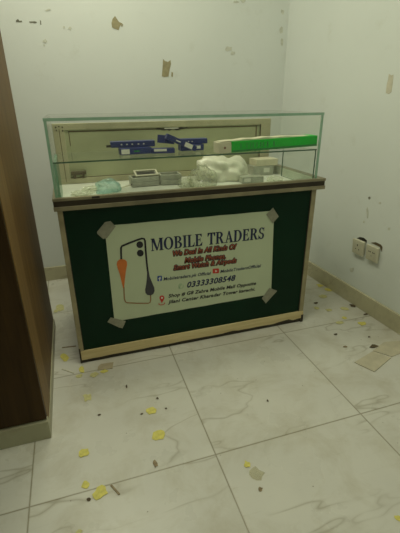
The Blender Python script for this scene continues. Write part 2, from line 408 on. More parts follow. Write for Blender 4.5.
# wooden back of the case with a sliding hatch
BY = YBK-0.012
BXa, BXb = X0+0.0125, X1-0.0165
bk = child('back_frame', [(BXa, BXb, BY-0.012, BY+0.010, 1.004, 1.034), (BXa, BXb, BY-0.012, BY+0.010, 0.7475, 0.775),
                     (BXa, BXa+0.052, BY-0.012, BY+0.010, 0.775, 1.004), (BXb-0.062, BXb, BY-0.012, BY+0.010, 0.775, 1.004)], M_CREAML, t, 0.0015)
child('hatch_panel', [(BXa+0.050, BXb-0.060, BY-0.004, BY+0.004, 0.775, 1.004)], M_CREAM, t)
gr = child('frame_gap', [(BXa+0.070, BXb-0.080, BY-0.0052, BY-0.003, 0.994, 0.999), (BXa+0.070, BXa+0.074, BY-0.0052, BY-0.003, 0.93, 0.999),
                    (BXb-0.088, BXb-0.081, BY-0.0052, BY-0.003, 0.86, 0.999), (BXb-0.062, BXb-0.060, BY-0.0125, BY-0.003, 0.775, 1.004),
                    (BXa+0.052, BXb-0.062, BY-0.0052, BY-0.003, 0.774, 0.778),
                    (BXa+0.028, BXa+0.031, BY-0.0128, BY-0.0115, 0.76, 1.01)], simple('brown_joint', (0.13, 0.10, 0.05), 0.7), t)
# chipped top edge of the hatch, four screw heads
bm = nb()
cx0 = hit(155, 126, Y=BY).x; cx1 = hit(187, 126, Y=BY).x
up, dn = [], []
for i in range(15):
    x = cx0+(cx1-cx0)*i/14; up.append((x, 0.999+random.uniform(0, 0.003))); dn.append((x, 0.996-random.uniform(0.002, 0.011)*math.sin(PI*(i+0.5)/15)))
prism(bm, up+dn[::-1], lambda u, v, w: (u, BY-0.0055-w, v), 0.001)
o = link('chipped_edge', bm, M_DARK); o.parent = t; o.matrix_parent_inverse = Matrix.Translation(-t.location)
xw0 = hit(164, 126, Y=BY).x; xw1 = hit(178, 126, Y=BY).x
child('paper_remnant', [(xw0, xw1, BY-0.009, BY-0.006, 0.9955, 1.002)], M_WHITEP, t)
bm = nb()
for sx, sz in ((BXa+0.016, 1.018), (BXa+0.031, 1.021), (BXa+0.046, 1.018), (BXa+0.018, 1.004), (BXa+0.045, 1.002)):
    prism(bm, [(sx+0.0035*math.cos(a*PI/4), sz+0.0035*math.sin(a*PI/4)) for a in range(8)], lambda u, v, w: (u, BY-0.0135-w, v), 0.0015)
o = link('screw_heads', bm, M_DARK); o.parent = t; o.matrix_parent_inverse = Matrix.Translation(-t.location)

# ------------------------------------------------------------------ the banner on the counter front
BP = YF+0.0055        # face of the green laminate
corners = [hit(104.5, 226, Y=BP), hit(274, 210.5, Y=BP), hit(271, 294, Y=BP), hit(114.5, 321.5, Y=BP)]
t = empty('shop_banner', (0.5, BP, 0.43), 'off-white printed shop banner with phone emblem, taped to the green counter front', 'banner')
banner = t
def bchild(name, bm, mats, parent=None, **k):
    o = link(name, bm, mats, **k); o.parent = parent or banner
    o.matrix_parent_inverse = Matrix.Translation(-banner.location); return o
bm = nb()
TL, TR, BR, BL = corners
NU, NV = 24, 14
def edge_pt(u, v):
    a = TL.lerp(TR, u); b = BL.lerp(BR, u); p = a.lerp(b, v)
    return p
fr_, bk_ = [], []
for j in range(NV+1):
    for i in range(NU+1):
        p = edge_pt(i/NU, j/NV)
        e = (0.0006*math.sin(i*1.3) if j in (0, NV) else 0)
        fr_.append(bm.verts.new((p.x, BP-0.0012, p.z+e))); bk_.append(bm.verts.new((p.x, BP-0.0002, p.z+e)))
def ix(i, j): return j*(NU+1)+i
for j in range(NV):
    for i in range(NU):
        bm.faces.new((fr_[ix(i, j)], fr_[ix(i, j+1)], fr_[ix(i+1, j+1)], fr_[ix(i+1, j)]))
        bm.faces.new((bk_[ix(i, j)], bk_[ix(i+1, j)], bk_[ix(i+1, j+1)], bk_[ix(i, j+1)]))
for i in range(NU):
    bm.faces.new((fr_[ix(i, 0)], fr_[ix(i+1, 0)], bk_[ix(i+1, 0)], bk_[ix(i, 0)])); bm.faces.new((fr_[ix(i, NV)], bk_[ix(i, NV)], bk_[ix(i+1, NV)], fr_[ix(i+1, NV)]))
for j in range(NV):
    bm.faces.new((fr_[ix(0, j)], bk_[ix(0, j)], bk_[ix(0, j+1)], fr_[ix(0, j+1)])); bm.faces.new((fr_[ix(NU, j)], fr_[ix(NU, j+1)], bk_[ix(NU, j+1)], bk_[ix(NU, j)]))
bchild('sheet', bm, M_POSTER)
PF = BP-0.0013
def plane_T(layer=0):
    y = PF-0.0004-0.0004*layer
    return lambda u, v, w: (u, y-w, v)
TH = 0.0003

# serif capitals, drawn from stems, bars and bowls on a unit cap height
def rect(x0, y0, x1, y1): return [(x0, y0), (x1, y0), (x1, y1), (x0, y1)]
def bowl(cx, cy, ro, rv, ri, rvi, a0, a1, n=16):
    A = [a0+(a1-a0)*i/n for i in range(n+1)]
    out = []
    for i in range(n):
        out.append([(cx+ro*math.cos(A[i]), cy+rv*math.sin(A[i])), (cx+ro*math.cos(A[i+1]), cy+rv*math.sin(A[i+1])),
                    (cx+ri*math.cos(A[i+1]), cy+rvi*math.sin(A[i+1])), (cx+ri*math.cos(A[i]), cy+rvi*math.sin(A[i]))])
    return out
ST, TN, SH = 0.21, 0.075, 0.06
def stem(x, w=ST, s=0.08): return [rect(x, 0, x+w, 1), rect(x-s, 0, x+w+s, SH), rect(x-s, 1-SH, x+w+s, 1)]
H2 = PI/2
GLY = {
 'M': (1.14, stem(0.10, 0.09) + stem(0.83, 0.22) + [[(0.08, 1), (0.34, 1), (0.62, 0.12), (0.50, 0)], [(0.50, 0), (0.60, 0.05), (0.92, 1), (0.83, 1)]]),
 'O': (0.94, bowl(0.46, 0.5, 0.44, 0.52, 0.22, 0.45, 0, 2*PI, 30)),
 'B': (0.80, stem(0.10) + bowl(0.36, 0.755, 0.34, 0.245, 0.14, 0.18, -H2, H2) + bowl(0.38, 0.27, 0.38, 0.27, 0.16, 0.20, -H2, H2) + [rect(0.2, 0.94, 0.38, 1), rect(0.2, 0.49, 0.4, 0.56), rect(0.2, 0, 0.4, 0.07)]),
 'I': (0.44, stem(0.11)),
 'L': (0.72, stem(0.10) + [rect(0.2, 0, 0.66, 0.07), [(0.60, 0), (0.67, 0), (0.70, 0.34), (0.64, 0.34)], [(0.42, 0.05), (0.67, 0.05), (0.68, 0.22)]]),
 'E': (0.76, stem(0.10) + [rect(0.2, 0, 0.68, 0.07), rect(0.2, 0.93, 0.64, 1), rect(0.2, 0.48, 0.50, 0.55), rect(0.47, 0.36, 0.53, 0.67), [(0.44, 0.05), (0.67, 0.05), (0.70, 0.30)], [(0.62, 0), (0.68, 0), (0.72, 0.30), (0.67, 0.30)], [(0.44, 0.95), (0.65, 0.72), (0.65, 0.95)]]),
 'T': (0.80, stem(0.29)[:2] + [rect(0.03, 0.93, 0.77, 1), [(0.03, 1), (0.03, 0.68), (0.09, 0.68), (0.24, 0.94)], [(0.77, 1), (0.77, 0.68), (0.71, 0.68), (0.56, 0.94)]]),
 'R': (0.88, stem(0.10) + bowl(0.36, 0.74, 0.36, 0.26, 0.14, 0.19, -H2, H2) + [rect(0.2, 0.93, 0.38, 1), rect(0.2, 0.48, 0.4, 0.55), [(0.34, 0.50), (0.54, 0.53), (0.80, 0.04), (0.60, 0)], rect(0.60, 0, 0.88, SH)]),
 'A': (0.90, [[(0.14, 0), (0.23, 0), (0.46, 0.86), (0.40, 1)], [(0.38, 1), (0.50, 1), (0.84, 0), (0.60, 0)], rect(0.25, 0.28, 0.64, 0.35), rect(0.02, 0, 0.34, SH), rect(0.52, 0, 0.92, SH)]),
 'D': (0.90, stem(0.10) + bowl(0.38, 0.5, 0.47, 0.50, 0.24, 0.43, -H2, H2, 20) + [rect(0.2, 0.93, 0.4, 1), rect(0.2, 0, 0.4, 0.07)]),
 'S': (0.68, bowl(0.33, 0.74, 0.27, 0.27, 0.10, 0.20, PI*0.12, PI*1.5) + bowl(0.33, 0.27, 0.30, 0.28, 0.10, 0.20, -PI*0.95, H2) + [[(0.30, 0.54), (0.34, 0.40), (0.44, 0.52), (0.20, 0.62)], rect(0.54, 0.68, 0.60, 1.0), rect(0.03, 0, 0.09, 0.34)]),
 ' ': (0.42, [])}
def serif_line(text, a, b, cap_px, name, mat):
    """a, b: left and right ends of the baseline on the banner"""
    w = sum(GLY[c][0] for c in text); L = (b-a).length; sx = L/w
    ang = math.atan2(b.z-a.z, b.x-a.x); hgt = cap_px
    bm = nb(); x = 0; T = plane_T(0)
    for c in text:
        adv, polys = GLY[c]
        for k, pl in enumerate(polys):
            pts = [((x+u)*sx, v*hgt) for u, v in pl]
            q = [(a.x+p*math.cos(ang)-r*math.sin(ang), a.z+p*math.sin(ang)+r*math.cos(ang)) for p, r in pts]
            prism(bm, q, T, TH)
        x += adv
    return bchild(name, bm, mat)
a = hit(151, 251.2, Y=PF); b = hit(264.3, 238.6, Y=PF)
capH = (hit(262, 227.3, Y=PF)-hit(262, 238.7, Y=PF)).z
wm = sum(GLY[c][0] for c in 'MOBILE'); ws = GLY[' '][0]; wt = sum(GLY[c][0] for c in 'TRADERS'); wa = wm+ws+wt
serif_line('MOBILE', a, a.lerp(b, wm/wa), capH, 'title_lettering', M_NAVY)
serif_line('TRADERS', a.lerp(b, (wm+ws)/wa), b, capH, 'title_lettering', M_NAVY)

FONT = bpy.data.fonts.load('<builtin>') if '<builtin>' not in bpy.data.fonts else bpy.data.fonts['<builtin>']
def text_bm(body, bold, shear):
    cu = bpy.data.curves.new('t', 'FONT'); cu.body = body; cu.size = 1; cu.offset = bold; cu.shear = shear
    cu.resolution_u = 3; cu.fill_mode = 'FRONT'; cu.space_character = 1.05
    ob = bpy.data.objects.new('t', cu); COL.objects.link(ob)
    dg = bpy.context.evaluated_depsgraph_get(); dg.update()
    me = bpy.data.meshes.new_from_object(ob.evaluated_get(dg))
    bpy.data.objects.remove(ob); bpy.data.curves.remove(cu)
    bm = bmesh.new(); bm.from_mesh(me); bpy.data.meshes.remove(me)
    return bm
def text_line(body, pa, pb, cap, name, mat, bold=0.02, shear=0.0, layer=0, outline=None):
    """pa, pb photo ends of the baseline; cap = capital height in metres"""
    a = hit(*pa, Y=PF); b = hit(*pb, Y=PF)
    ang = math.atan2(b.z-a.z, b.x-a.x); L = math.hypot(b.x-a.x, b.z-a.z)
    def make(bold_, ly, m, nm, par=None, ref=None):
        bm = text_bm(body, bold_, shear)
        xs = [v.co.x for v in bm.verts]; x0, x1 = (min(xs), max(xs)) if ref is None else ref
        sx = L/(x1-x0); sz = cap/0.70; y = PF-0.0006-0.0005*ly
        for v in bm.verts:
            p, r = (v.co.x-x0)*sx, v.co.y*sz
            v.co = Vector((a.x+p*math.cos(ang)-r*math.sin(ang), y, a.z+p*math.sin(ang)+r*math.cos(ang)))
        # give the print its (tiny) thickness
        geo = bmesh.ops.extrude_face_region(bm, geom=bm.faces[:])
        for e in geo['geom']:
            if isinstance(e, bmesh.types.BMVert): e.co.y += 0.00025
        return bchild(nm, bm, m, par), (x0, x1)
    o, ref = make(bold*(0.35 if outline else 1), layer+(1 if outline else 0), mat, name)
    if outline:
        # same advance so the outline sits round the same letters
        bm2 = None
        cu_b = bold
        o2, _ = make(bold, layer, outline, name.replace('lettering', 'outline'))
        md = o2.modifiers.new('grow', 'DISPLACE'); md.strength = 0.0
        o2.modifiers.remove(md)
        # grow the outline by shifting copies
        me = o2.data; bm = bmesh.new(); bm.from_mesh(me)
        src = bm.faces[:]
        base = bm.copy()
        bm.free(); bm = bmesh.new()
        for dx, dz in ((-1, 0), (1, 0), (0, 1), (0, -1), (0.7, -0.7), (-0.7, 0.7), (0.7, 0.7), (-0.7, -0.7)):
            tmp = base.copy()
            for v in tmp.verts: v.co.x += dx*0.0026; v.co.z += dz*0.0026; v.co.y += 0.00001*dx+0.00002*dz
            m_ = bpy.data.meshes.new('tmp'); tmp.to_mesh(m_); tmp.free(); bm.from_mesh(m_); bpy.data.meshes.remove(m_)
        bm.to_mesh(me); bm.free(); base.free()
    return o
text_line('We Deal In All Kinds Of', (173, 256.0), (236.5, 248.7), 0.0245, 'slogan_lettering', M_REDB, 0.040, 0.25, outline=M_BLACK)
text_line('Mobile Phones,', (184.5, 262.8), (225.5, 258.2), 0.0245, 'slogan_lettering', M_REDB, 0.040, 0.25, outline=M_BLACK)
text_line('Smart Watch & Airpods', (173.5, 270.2), (236.5, 262.5), 0.0245, 'slogan_lettering', M_REDB, 0.040, 0.25, outline=M_BLACK)
text_line('Mobiletraders.pk Official', (163.5, 280.6), (211, 274.4), 0.016, 'account_lettering', M_NAVY, 0.020, 0.2)
text_line('MobileTradersOfficial', (220.3, 273.0), (261, 267.0), 0.016, 'account_lettering', M_NAVY, 0.020, 0.2)
text_line('03333308548', (187, 287.6), (235.5, 280.2), 0.029, 'phone_number_lettering', M_NAVY, 0.030, 0.25)
text_line('Shop # G8 Zahra Mobile Mall Opposite', (168.5, 297.6), (256, 284.6), 0.0175, 'address_lettering', M_BLACK, 0.030, 0.2)
text_line('Jilani Center Kharadar Tower karachi.', (168, 303.6), (255, 290.4), 0.0175, 'address_lettering', M_BLACK, 0.030, 0.2)

# ---- emblem: a bent outline of a phone ending in an orange and a grey drop, with two lens circles
def stroke(bm, pts, w, T):
    """ribbon of width w through photo points on the banner plane"""
    P = [hit(x, y, Y=PF) for x, y in pts]; P = [(p.x, p.z) for p in P]
    L, Rr = [], []
    for i, p in enumerate(P):
        q0 = P[max(0, i-1)]; q1 = P[min(len(P)-1, i+1)]
        d = Vector((q1[0]-q0[0], q1[1]-q0[1])).normalized(); n = Vector((-d.y, d.x))*w/2
        L.append((p[0]+n.x, p[1]+n.y)); Rr.append((p[0]-n.x, p[1]-n.y))
    for i in range(len(P)-1):
        prism(bm, [L[i], L[i+1], Rr[i+1], Rr[i]], T, TH)
def shape_px(name, pts, mat, layer=0, parent=None):
    bm = nb(); P = [hit(x, y, Y=PF) for x, y in pts]
    prism(bm, [(p.x, p.z) for p in P], plane_T(layer), TH)
    return bchild(name, bm, mat, parent)
def Zc(x, y): return (95+x/5.923, 220+y/5.923)     # reading from an enlarged view
bm = nb(); stroke(bm, [Zc(*p) for p in [(156, 238), (154, 190), (154, 165), (160, 154), (200, 137), (250, 118), (278, 109), (290, 111), (296, 122), (300, 180), (307, 260), (313, 310), (316, 350)]], 0.0085, plane_T(0))
bchild('emblem_line', bm, M_BLACK)
bm = nb(); stroke(bm, [Zc(*p) for p in [(171, 395), (172, 430), (174, 468), (181, 485), (192, 490), (250, 493), (315, 493), (326, 488), (330, 470), (329, 440)]], 0.0055, plane_T(0))
bchild('emblem_line', bm, M_OLIVE)
shape_px('emblem_orange_drop', [Zc(*p) for p in [(128, 262), (132, 245), (142, 235), (160, 231), (178, 235), (188, 246), (190, 265), (183, 300), (177, 350), (172, 402), (166, 402), (158, 370), (146, 320), (134, 285)]], M_ORANGE, 1)
shape_px('emblem_grey_drop', [Zc(*p) for p in [(308, 300), (318, 300), (324, 335), (338, 370), (351, 400), (353, 420), (345, 438), (328, 446), (310, 444), (299, 432), (297, 412), (303, 380), (307, 345)]], simple('charcoal_print', (0.045, 0.045, 0.055), 0.5), 1)
for cx, cy in ((265, 146), (268, 196)):
    c = [Zc(cx+20*math.cos(a*PI/10), cy+20*math.sin(a*PI/10)) for a in range(20)]
    o = shape_px('emblem_lens', c, M_BLACK, 0)
    c = [Zc(cx+8*math.cos(a*PI/8), cy-2+7*math.sin(a*PI/8)) for a in range(16)]
    shape_px('lens_centre', c, simple('grey_print', (0.16, 0.17, 0.15), 0.5), 1, o)
# small icons
def rr(x0, y0, x1, y1): return [(x0, y0+0.6), (x0+0.6, y0), (x1-0.6, y0-0.3), (x1, y0+0.3), (x1, y1-0.9), (x1-0.6, y1-0.3), (x0+0.6, y1), (x0, y1-0.6)]
shape_px('social_icon', rr(157.3, 275.9, 161.9, 281.2), M_BLUEP, 0)
shape_px('icon_letter', [(159.2, 280.9), (159.2, 278.9), (158.4, 278.9), (158.4, 278.2), (159.2, 278.1), (159.4, 277.0), (160.8, 276.7), (160.8, 277.4), (160.1, 277.6), (160.1, 278.1), (160.9, 278.0), (160.8, 278.7), (160.1, 278.8), (160.1, 280.8)], M_WHITEP, 1)
shape_px('video_icon', rr(212.6, 268.7, 219.0, 273.4), M_RED, 0)
shape_px('icon_arrow', [(215.2, 269.8), (217.3, 270.9), (215.2, 272.2)], M_WHITEP, 1)
bm = nb(); stroke(bm, [(181+2.3*math.cos(a*PI/10), 286.0+2.3*math.sin(a*PI/10)) for a in range(-2, 17)]+[(178.6, 288.4), (180, 288.1)], 0.003, plane_T(0)); bchild('chat_icon', bm, M_GREENP)
pin = [(161.8, 303.2)]+[(161.9+2.5*math.cos(a), 297.9-2.5*math.sin(a)) for a in [PI*(1.2-1.4*i/12)+0 for i in range(13)]][::1]
shape_px('location_pin', pin, M_RED, 0)
shape_px('pin_centre', [(161.9+1.0*math.cos(a*PI/5), 297.8+1.0*math.sin(a*PI/5)) for a in range(10)], M_WHITEP, 1)
bm = nb(); stroke(bm, [(159.2, 303.0), (158.6, 304.0), (160.4, 304.9), (163.2, 304.6), (164.8, 303.4), (164.2, 302.4)], 0.0035, plane_T(0)); bchild('pin_ring', bm, M_RED)

# ---- tape at the four corners of the banner (stuck over it)
def tape(pts, label):
    P = [hit(x, y, Y=BP-0.003) for x, y in pts]
    c = sum(P, Vector())/len(P)
    bm = nb()
    prism(bm, [(p.x-c.x, p.z-c.z) for p in P], lambda u, v, w: (u, -w*1.0, v), 0.0006)
    for v in bm.verts: pass
    o = link('tape_piece', bm, M_TAPE); o.location = (c.x, BP-0.0029, c.z)
    return setp(o, label, 'tape', 'tape pieces holding the banner')
tape([Zc(12, 70), Zc(60, 12), Zc(92, 6), Zc(122, 38), Zc(70, 108), Zc(48, 112), Zc(14, 82)], 'grey tape on the upper left corner of the white banner, above the emblem')
tape([(266.2, 214.5), (273, 207.6), (278.7, 216.5), (272.6, 223.4)], 'grey tape on the upper right corner of the banner, past the last letter')
tape([(107.4, 322), (110.6, 317.4), (125.8, 321), (122.6, 328.2), (119, 327.4)], 'grey tape on the lower left corner of the banner, near the plinth')
tape([(261.9, 298.3), (269.5, 287.8), (277.2, 290.8), (265.8, 303.4)], 'grey tape on the lower right corner of the banner, past the address')

# ------------------------------------------------------------------ goods in the display case
def carton(name, p, L, D, Hh, yaw, mat, label, cat, group=None, tilt=0.0, parts=()):
    t = empty(name, p, label, cat, group, (0, tilt, yaw))
    bm = nb(); box(bm, -L/2, L/2, -D/2, D/2, 0, Hh); link('carton', bm, mat, t, bevel=0.0012)
    for nm, x0, x1, z0, z1, m in parts:
        bm = nb(); box(bm, x0*L-L/2, x1*L-L/2, -D/2-0.0008, -D/2+0.001, z0*Hh, z1*Hh); link(nm, bm, m, t)
    return t
GB = 'navy accessory cartons on the glass shelf'
marks = lambda: [('print_mark', a, a+0.035, 0.4, 0.6, M_LBL) for a in (0.22, 0.34, 0.46, 0.60, 0.72)]
def pos(px, Y, z=SZ): 
    p = hit(px, 150, Y=Y); return (p.x, Y, z)
# lower layer
def nav(px, py, Y, L, D, Hh, yaw, label, tilt=0.0, parts=(), rest=None):
    c = hit(px, py, Y=Y-D/2)
    z = rest if rest is not None else c.z-Hh/2
    return carton('accessory_carton', (c.x, Y, z), L, D, Hh, yaw, M_BOOK, label, 'box', GB, tilt, parts)
Z0 = SZ+0.0008
nav(136, 152, 1.735, 0.135, 0.045, 0.026, 0.10, 'navy carton with a white end label, flat on the shelf under the longer carton', 0, [('end_label', 0.02, 0.28, 0.12, 0.88, M_LBL), ('print_mark', 0.42, 0.60, 0.4, 0.6, M_GDK)], Z0)
nav(133.5, 146, 1.765, 0.190, 0.045, 0.024, -0.02, 'long navy carton lying on top of the white-labelled one, leftmost on the shelf', 0, marks()+[('grey_end', -0.10, 0.0, 0.1, 0.5, M_CHAND)], Z0+0.027)
nav(164, 153, 1.720, 0.100, 0.040, 0.020, -0.12, 'short navy carton with a pale strip, in the gap between the two stacks', 0, [('pale_strip', 0.10, 0.65, 0.45, 0.95, M_LBL)], Z0)
nav(192.5, 152, 1.770, 0.110, 0.045, 0.026, 0.03, 'navy carton lowest in the right-hand stack on the shelf', 0, [('print_mark', 0.55, 0.85, 0.3, 0.8, M_LBL)], Z0)
nav(193, 144.5, 1.790, 0.140, 0.045, 0.022, -0.03, 'navy carton lying level on top of the right-hand stack', 0, marks()[:3], Z0+0.027)
nav(181, 145.2, 1.712, 0.145, 0.030, 0.022, 0.05, 'tilted navy carton with a white label sloping down across the right-hand stack', 0.42, [('end_label', 0.60, 0.86, 0.08, 0.95, M_LBL), ('print_mark', 0.30, 0.45, 0.4, 0.6, M_LBL)], Z0+0.031)
nav(167, 140.5, 1.770, 0.055, 0.055, 0.034, 0.5, 'small navy carton end at the high end of the tilted carton', 0.15, [('print_mark', 0.2, 0.8, 0.4, 0.6, M_BLUEP)], Z0+0.034)

# long green carton with a white end
YG = 1.603
ga = hit(219, 150, Y=YG).x; gb_ = hit(231.7, 150, Y=YG).x; gc = 1.0815
t = empty('long_carton', ((ga+gc)/2, YG+0.035, SZ+0.0005), 'long bright green carton with a white end, lying along the right of the glass shelf', 'box')
def gch(name, x0, x1, y0, y1, z0, z1, m, bev=0.0):
    bm = nb(); box(bm, x0, x1, y0, y1, z0, z1); o = link(name, bm, m, None, bevel=bev); o.parent = t; o.matrix_parent_inverse = Matrix.Translation(-t.location); return o
GH = 0.046
gch('green_sleeve', gb_, gc, YG, YG+0.07, SZ+0.0005, SZ+GH, M_GBOX, 0.001)
gch('white_end', ga, gb_, YG+0.002, YG+0.068, SZ+0.0005, SZ+GH-0.002, M_CARD, 0.001)
gch('green_stripe', gb_+0.002, gc-0.002, YG-0.0008, YG+0.001, SZ+0.002, SZ+0.010, M_GDK)
bm = nb(); prism(bm, [(hit(225.2, 147.5, Y=YG).x+0.005*math.cos(a*PI/4), SZ+0.022+0.005*math.sin(a*PI/4)) for a in range(8)], lambda u, v, w: (u, YG+0.0015-w, v), 0.0008)
o = link('brown_dot', bm, simple('brown_print', (0.18, 0.06, 0.03))); o.parent = t; o.matrix_parent_inverse = Matrix.Translation(-t.location)
x = gb_+0.04
while x < gb_+0.20:
    w = random.choice((0.004, 0.007, 0.005)); bm = nb(); prism(bm, rect(x, SZ+0.014, x+w, SZ+0.036), lambda u, v, w_: (u, YG-0.0005-w_, v), 0.0004); x += w+random.choice((0.008, 0.014, 0.024))
    o = link('printed_mark', bm, M_GDK); o.parent = t; o.matrix_parent_inverse = Matrix.Translation(-t.location)
# the cream lid flap lying over the carton
bm = nb(); n = 26
top = []; 
for i in range(n+1):
    u = i/n; x = ga+0.01+(gc-ga-0.05)*u
    z = SZ+GH+0.001+0.007*math.sin(PI*min(1, u*1.1))**0.7*(0.75+0.25*math.sin(i*1.1)) if u*1.1 < 1 else SZ+GH+0.001
    top.append((x, z))
prism(bm, top+[(x_, SZ+GH-0.0004) for x_, _ in top[::-1]], lambda u, v, w: (u, YG+0.006+w, v), 0.055)
o = link('paper_flap', bm, M_CARD); o.parent = t; o.matrix_parent_inverse = Matrix.Translation(-t.location)
t.rotation_euler = (0, -0.026, 0); t.location.z += 0.0065

CF = 0.7478     # top of the case floor
# phone covers in packs
def phone_case(p, L, D, Hh, yaw, tilt, label, openf=True):
    t = empty('phone_cover_pack', p, label, 'phone cover', 'phone cover packs on the case floor', (tilt, 0, yaw))
    bm = nb(); box(bm, -L/2, L/2, -D/2, D/2, 0, Hh*0.55); link('tray', bm, M_CASEG, t, bevel=0.004)
    bm = nb(); w = 0.009
    for b in ((-L/2, L/2, -D/2, -D/2+w), (-L/2, L/2, D/2-w, D/2), (-L/2, -L/2+w, -D/2+w, D/2-w), (L/2-w, L/2, -D/2+w, D/2-w)):
        box(bm, *b, Hh*0.55, Hh)
    link('rim', bm, M_PLASTIC if openf else M_CASEG, t, bevel=0.0015)
    if openf:
        bm = nb(); box(bm, -L/2+0.012, L/2-0.012, -D/2+0.012, D/2-0.012, Hh*0.55, Hh*0.6); link('dark_inlay', bm, M_HOLE, t)
    return t
p = hit(145, 178, Y=1.88); phone_case((p.x, 1.91, CF), 0.135, 0.080, 0.044, 0.05, 0.0, 'grey phone cover pack at the left of the pair, carrying the open white one', False)
p = hit(147, 172, Y=1.88); phone_case((p.x, 1.915, CF+0.0465), 0.115, 0.060, 0.016, 0.05, 0.30, 'open white phone cover with dark inlay, topmost of its pile on the case floor', True)
p = hit(171, 178, Y=1.88); phone_case((p.x, 1.91, CF), 0.105, 0.085, 0.050, -0.06, 0.0, 'grey phone cover pack beside the pile, between it and the crumpled bags', False)

def lump(name, c, rx, ry, rz, mat, label, cat, seed, group=None, folds=6, amp=0.28, flat=0.4, smooth=False):
    rnd = random.Random(seed)
    bm = nb(); bmesh.ops.create_icosphere(bm, subdivisions=4, radius=1)
    ph = [(rnd.uniform(0, 6.28), rnd.uniform(2, 7), Vector((rnd.uniform(-1, 1), rnd.uniform(-1, 1), rnd.uniform(-1, 1))).normalized()) for _ in range(folds)]
    for v in bm.verts:
        n = v.co.normalized(); k = 1
        for a, f, d in ph: k += amp/folds*2*abs(math.sin(f*n.dot(d)+a))-amp/folds
        v.co = Vector((n.x*rx*k, n.y*ry*k, max(-rz*flat, n.z*rz*k)))
    mz = min(v.co.z for v in bm.verts)
    for v in bm.verts: v.co.z -= mz
    o = link(name, bm, mat, smooth=smooth); o.location = c
    return setp(o, label, cat, group)
def at(px, Y, z): p = hit(px, 150, Y=Y); return (p.x, Y, z)
M_BAGW = simple('crumpled_white_plastic', (0.78, 0.77, 0.64), 0.3, var=0.12, scale=18)
p = at(221, 1.94, CF); o = lump('crumpled_bag', p, 0.108, 0.075, 0.072, M_BAGW, 'large crumpled white plastic bag under the white end of the green carton', 'plastic bag', 3, folds=14, amp=0.9, smooth=True)
p = at(202, 1.785, CF); o = lump('crumpled_bag', p, 0.055, 0.045, 0.070, M_FILM, 'clear crumpled film bag in front of the large white bag, beside the grey covers', 'plastic bag', 11, folds=9, amp=0.6)
p = at(185, 1.81, CF); lump('crumpled_film', p, 0.030, 0.03, 0.026, M_FILM, 'small clear crumpled film at the right end of the grey phone covers', 'plastic film', 12, folds=7, amp=0.6)
p = at(105, 1.83, CF); lump('plastic_pouch', p, 0.045, 0.04, 0.032, M_TEALFILM, 'pale teal translucent plastic pouch on the white case floor', 'pouch', 5, folds=9, amp=0.9)
for i, (px, Y, s) in enumerate(((77, 1.80, 0.024), (88, 1.88, 0.026))):
    lump('crumpled_film', at(px, Y, CF), s*1.5, s, s*0.45, M_FILM, ('thin clear film near the left glass side on the white case floor', 'thin clear film beside the teal pouch on the white case floor')[i], 'plastic film', 20+i, folds=7, amp=0.7)
# white carton, and grey carton at right
p = at(261, 1.99, CF)
carton('grey_carton', (p[0], 1.985, CF), 0.12, 0.08, 0.050, 0.0, M_CASEG, 'grey carton at the case back, carrying the thin cream carton', 'box', parts=[('label', 0.5, 0.8, 0.3, 0.8, M_LBL)])
p = at(264, 1.99, CF)
carton('white_carton', (p[0], 1.990, CF+0.0508), 0.13, 0.09, 0.034, 0.03, M_CARD, 'thin cream carton lying on a grey carton below the right part of the green carton', 'box')
p = at(247, 1.84, CF)
carton('grey_carton', (p[0]+0.010, 1.800, CF), 0.115, 0.055, 0.030, -0.08, M_CASEG, 'flat grey carton on the case floor, in front of the stacked grey and cream cartons', 'box', parts=[('label', 0.1, 0.4, 0.2, 0.8, M_LBL)])
p = at(277, 1.78, CF); lump('crumpled_film', p, 0.035, 0.035, 0.016, M_FILM, 'flat clear film in front of the stacked cartons, by the right glass support', 'plastic film', 31, folds=8, amp=0.5)
# brown latch fixed to the hatch of the case
cz = hit(79, 175, Y=BY-0.01)
o = child('hatch_latch', [(cz.x-0.036, cz.x+0.036, BY-0.022, BY-0.004, cz.z+0.002, cz.z+0.020), (cz.x-0.028, cz.x-0.014, BY-0.016, BY-0.004, cz.z-0.016, cz.z+0.002), (cz.x+0.014, cz.x+0.026, BY-0.016, BY-0.004, cz.z-0.016, cz.z+0.002)], simple('brown_plastic', (0.10, 0.08, 0.045)), counter, 0.002)
# pen-like stylus pointing at the covers
a = Vector(at(117, 1.86, CF+0.004)); b = Vector(at(128, 1.88, CF+0.012))
def rod(name, a, b, r, mat, label, cat, tip=None):
    d = b-a; L = d.length
    t = empty(name, a, label, cat); t.rotation_mode = 'QUATERNION'; t.rotation_quaternion = d.to_track_quat('Z', 'Y')
    bm = nb(); bmesh.ops.create_cone(bm, cap_ends=True, segments=10, radius1=r*0.6, radius2=r, depth=L); bmesh.ops.translate(bm, verts=bm.verts, vec=(0, 0, L/2)); link('barrel', bm, mat, t, smooth=False)
    bm = nb(); bmesh.ops.create_cone(bm, cap_ends=True, segments=10, radius1=r*1.3, radius2=r*0.9, depth=0.012); bmesh.ops.translate(bm, verts=bm.verts, vec=(0, 0, L+0.006)); link('tip', bm, tip or M_HOLE, t)
    return t
rod('stylus', a, b, 0.004, M_PLASTIC, 'thin white stylus with dark tip between the teal pouch and grey covers', 'stylus')

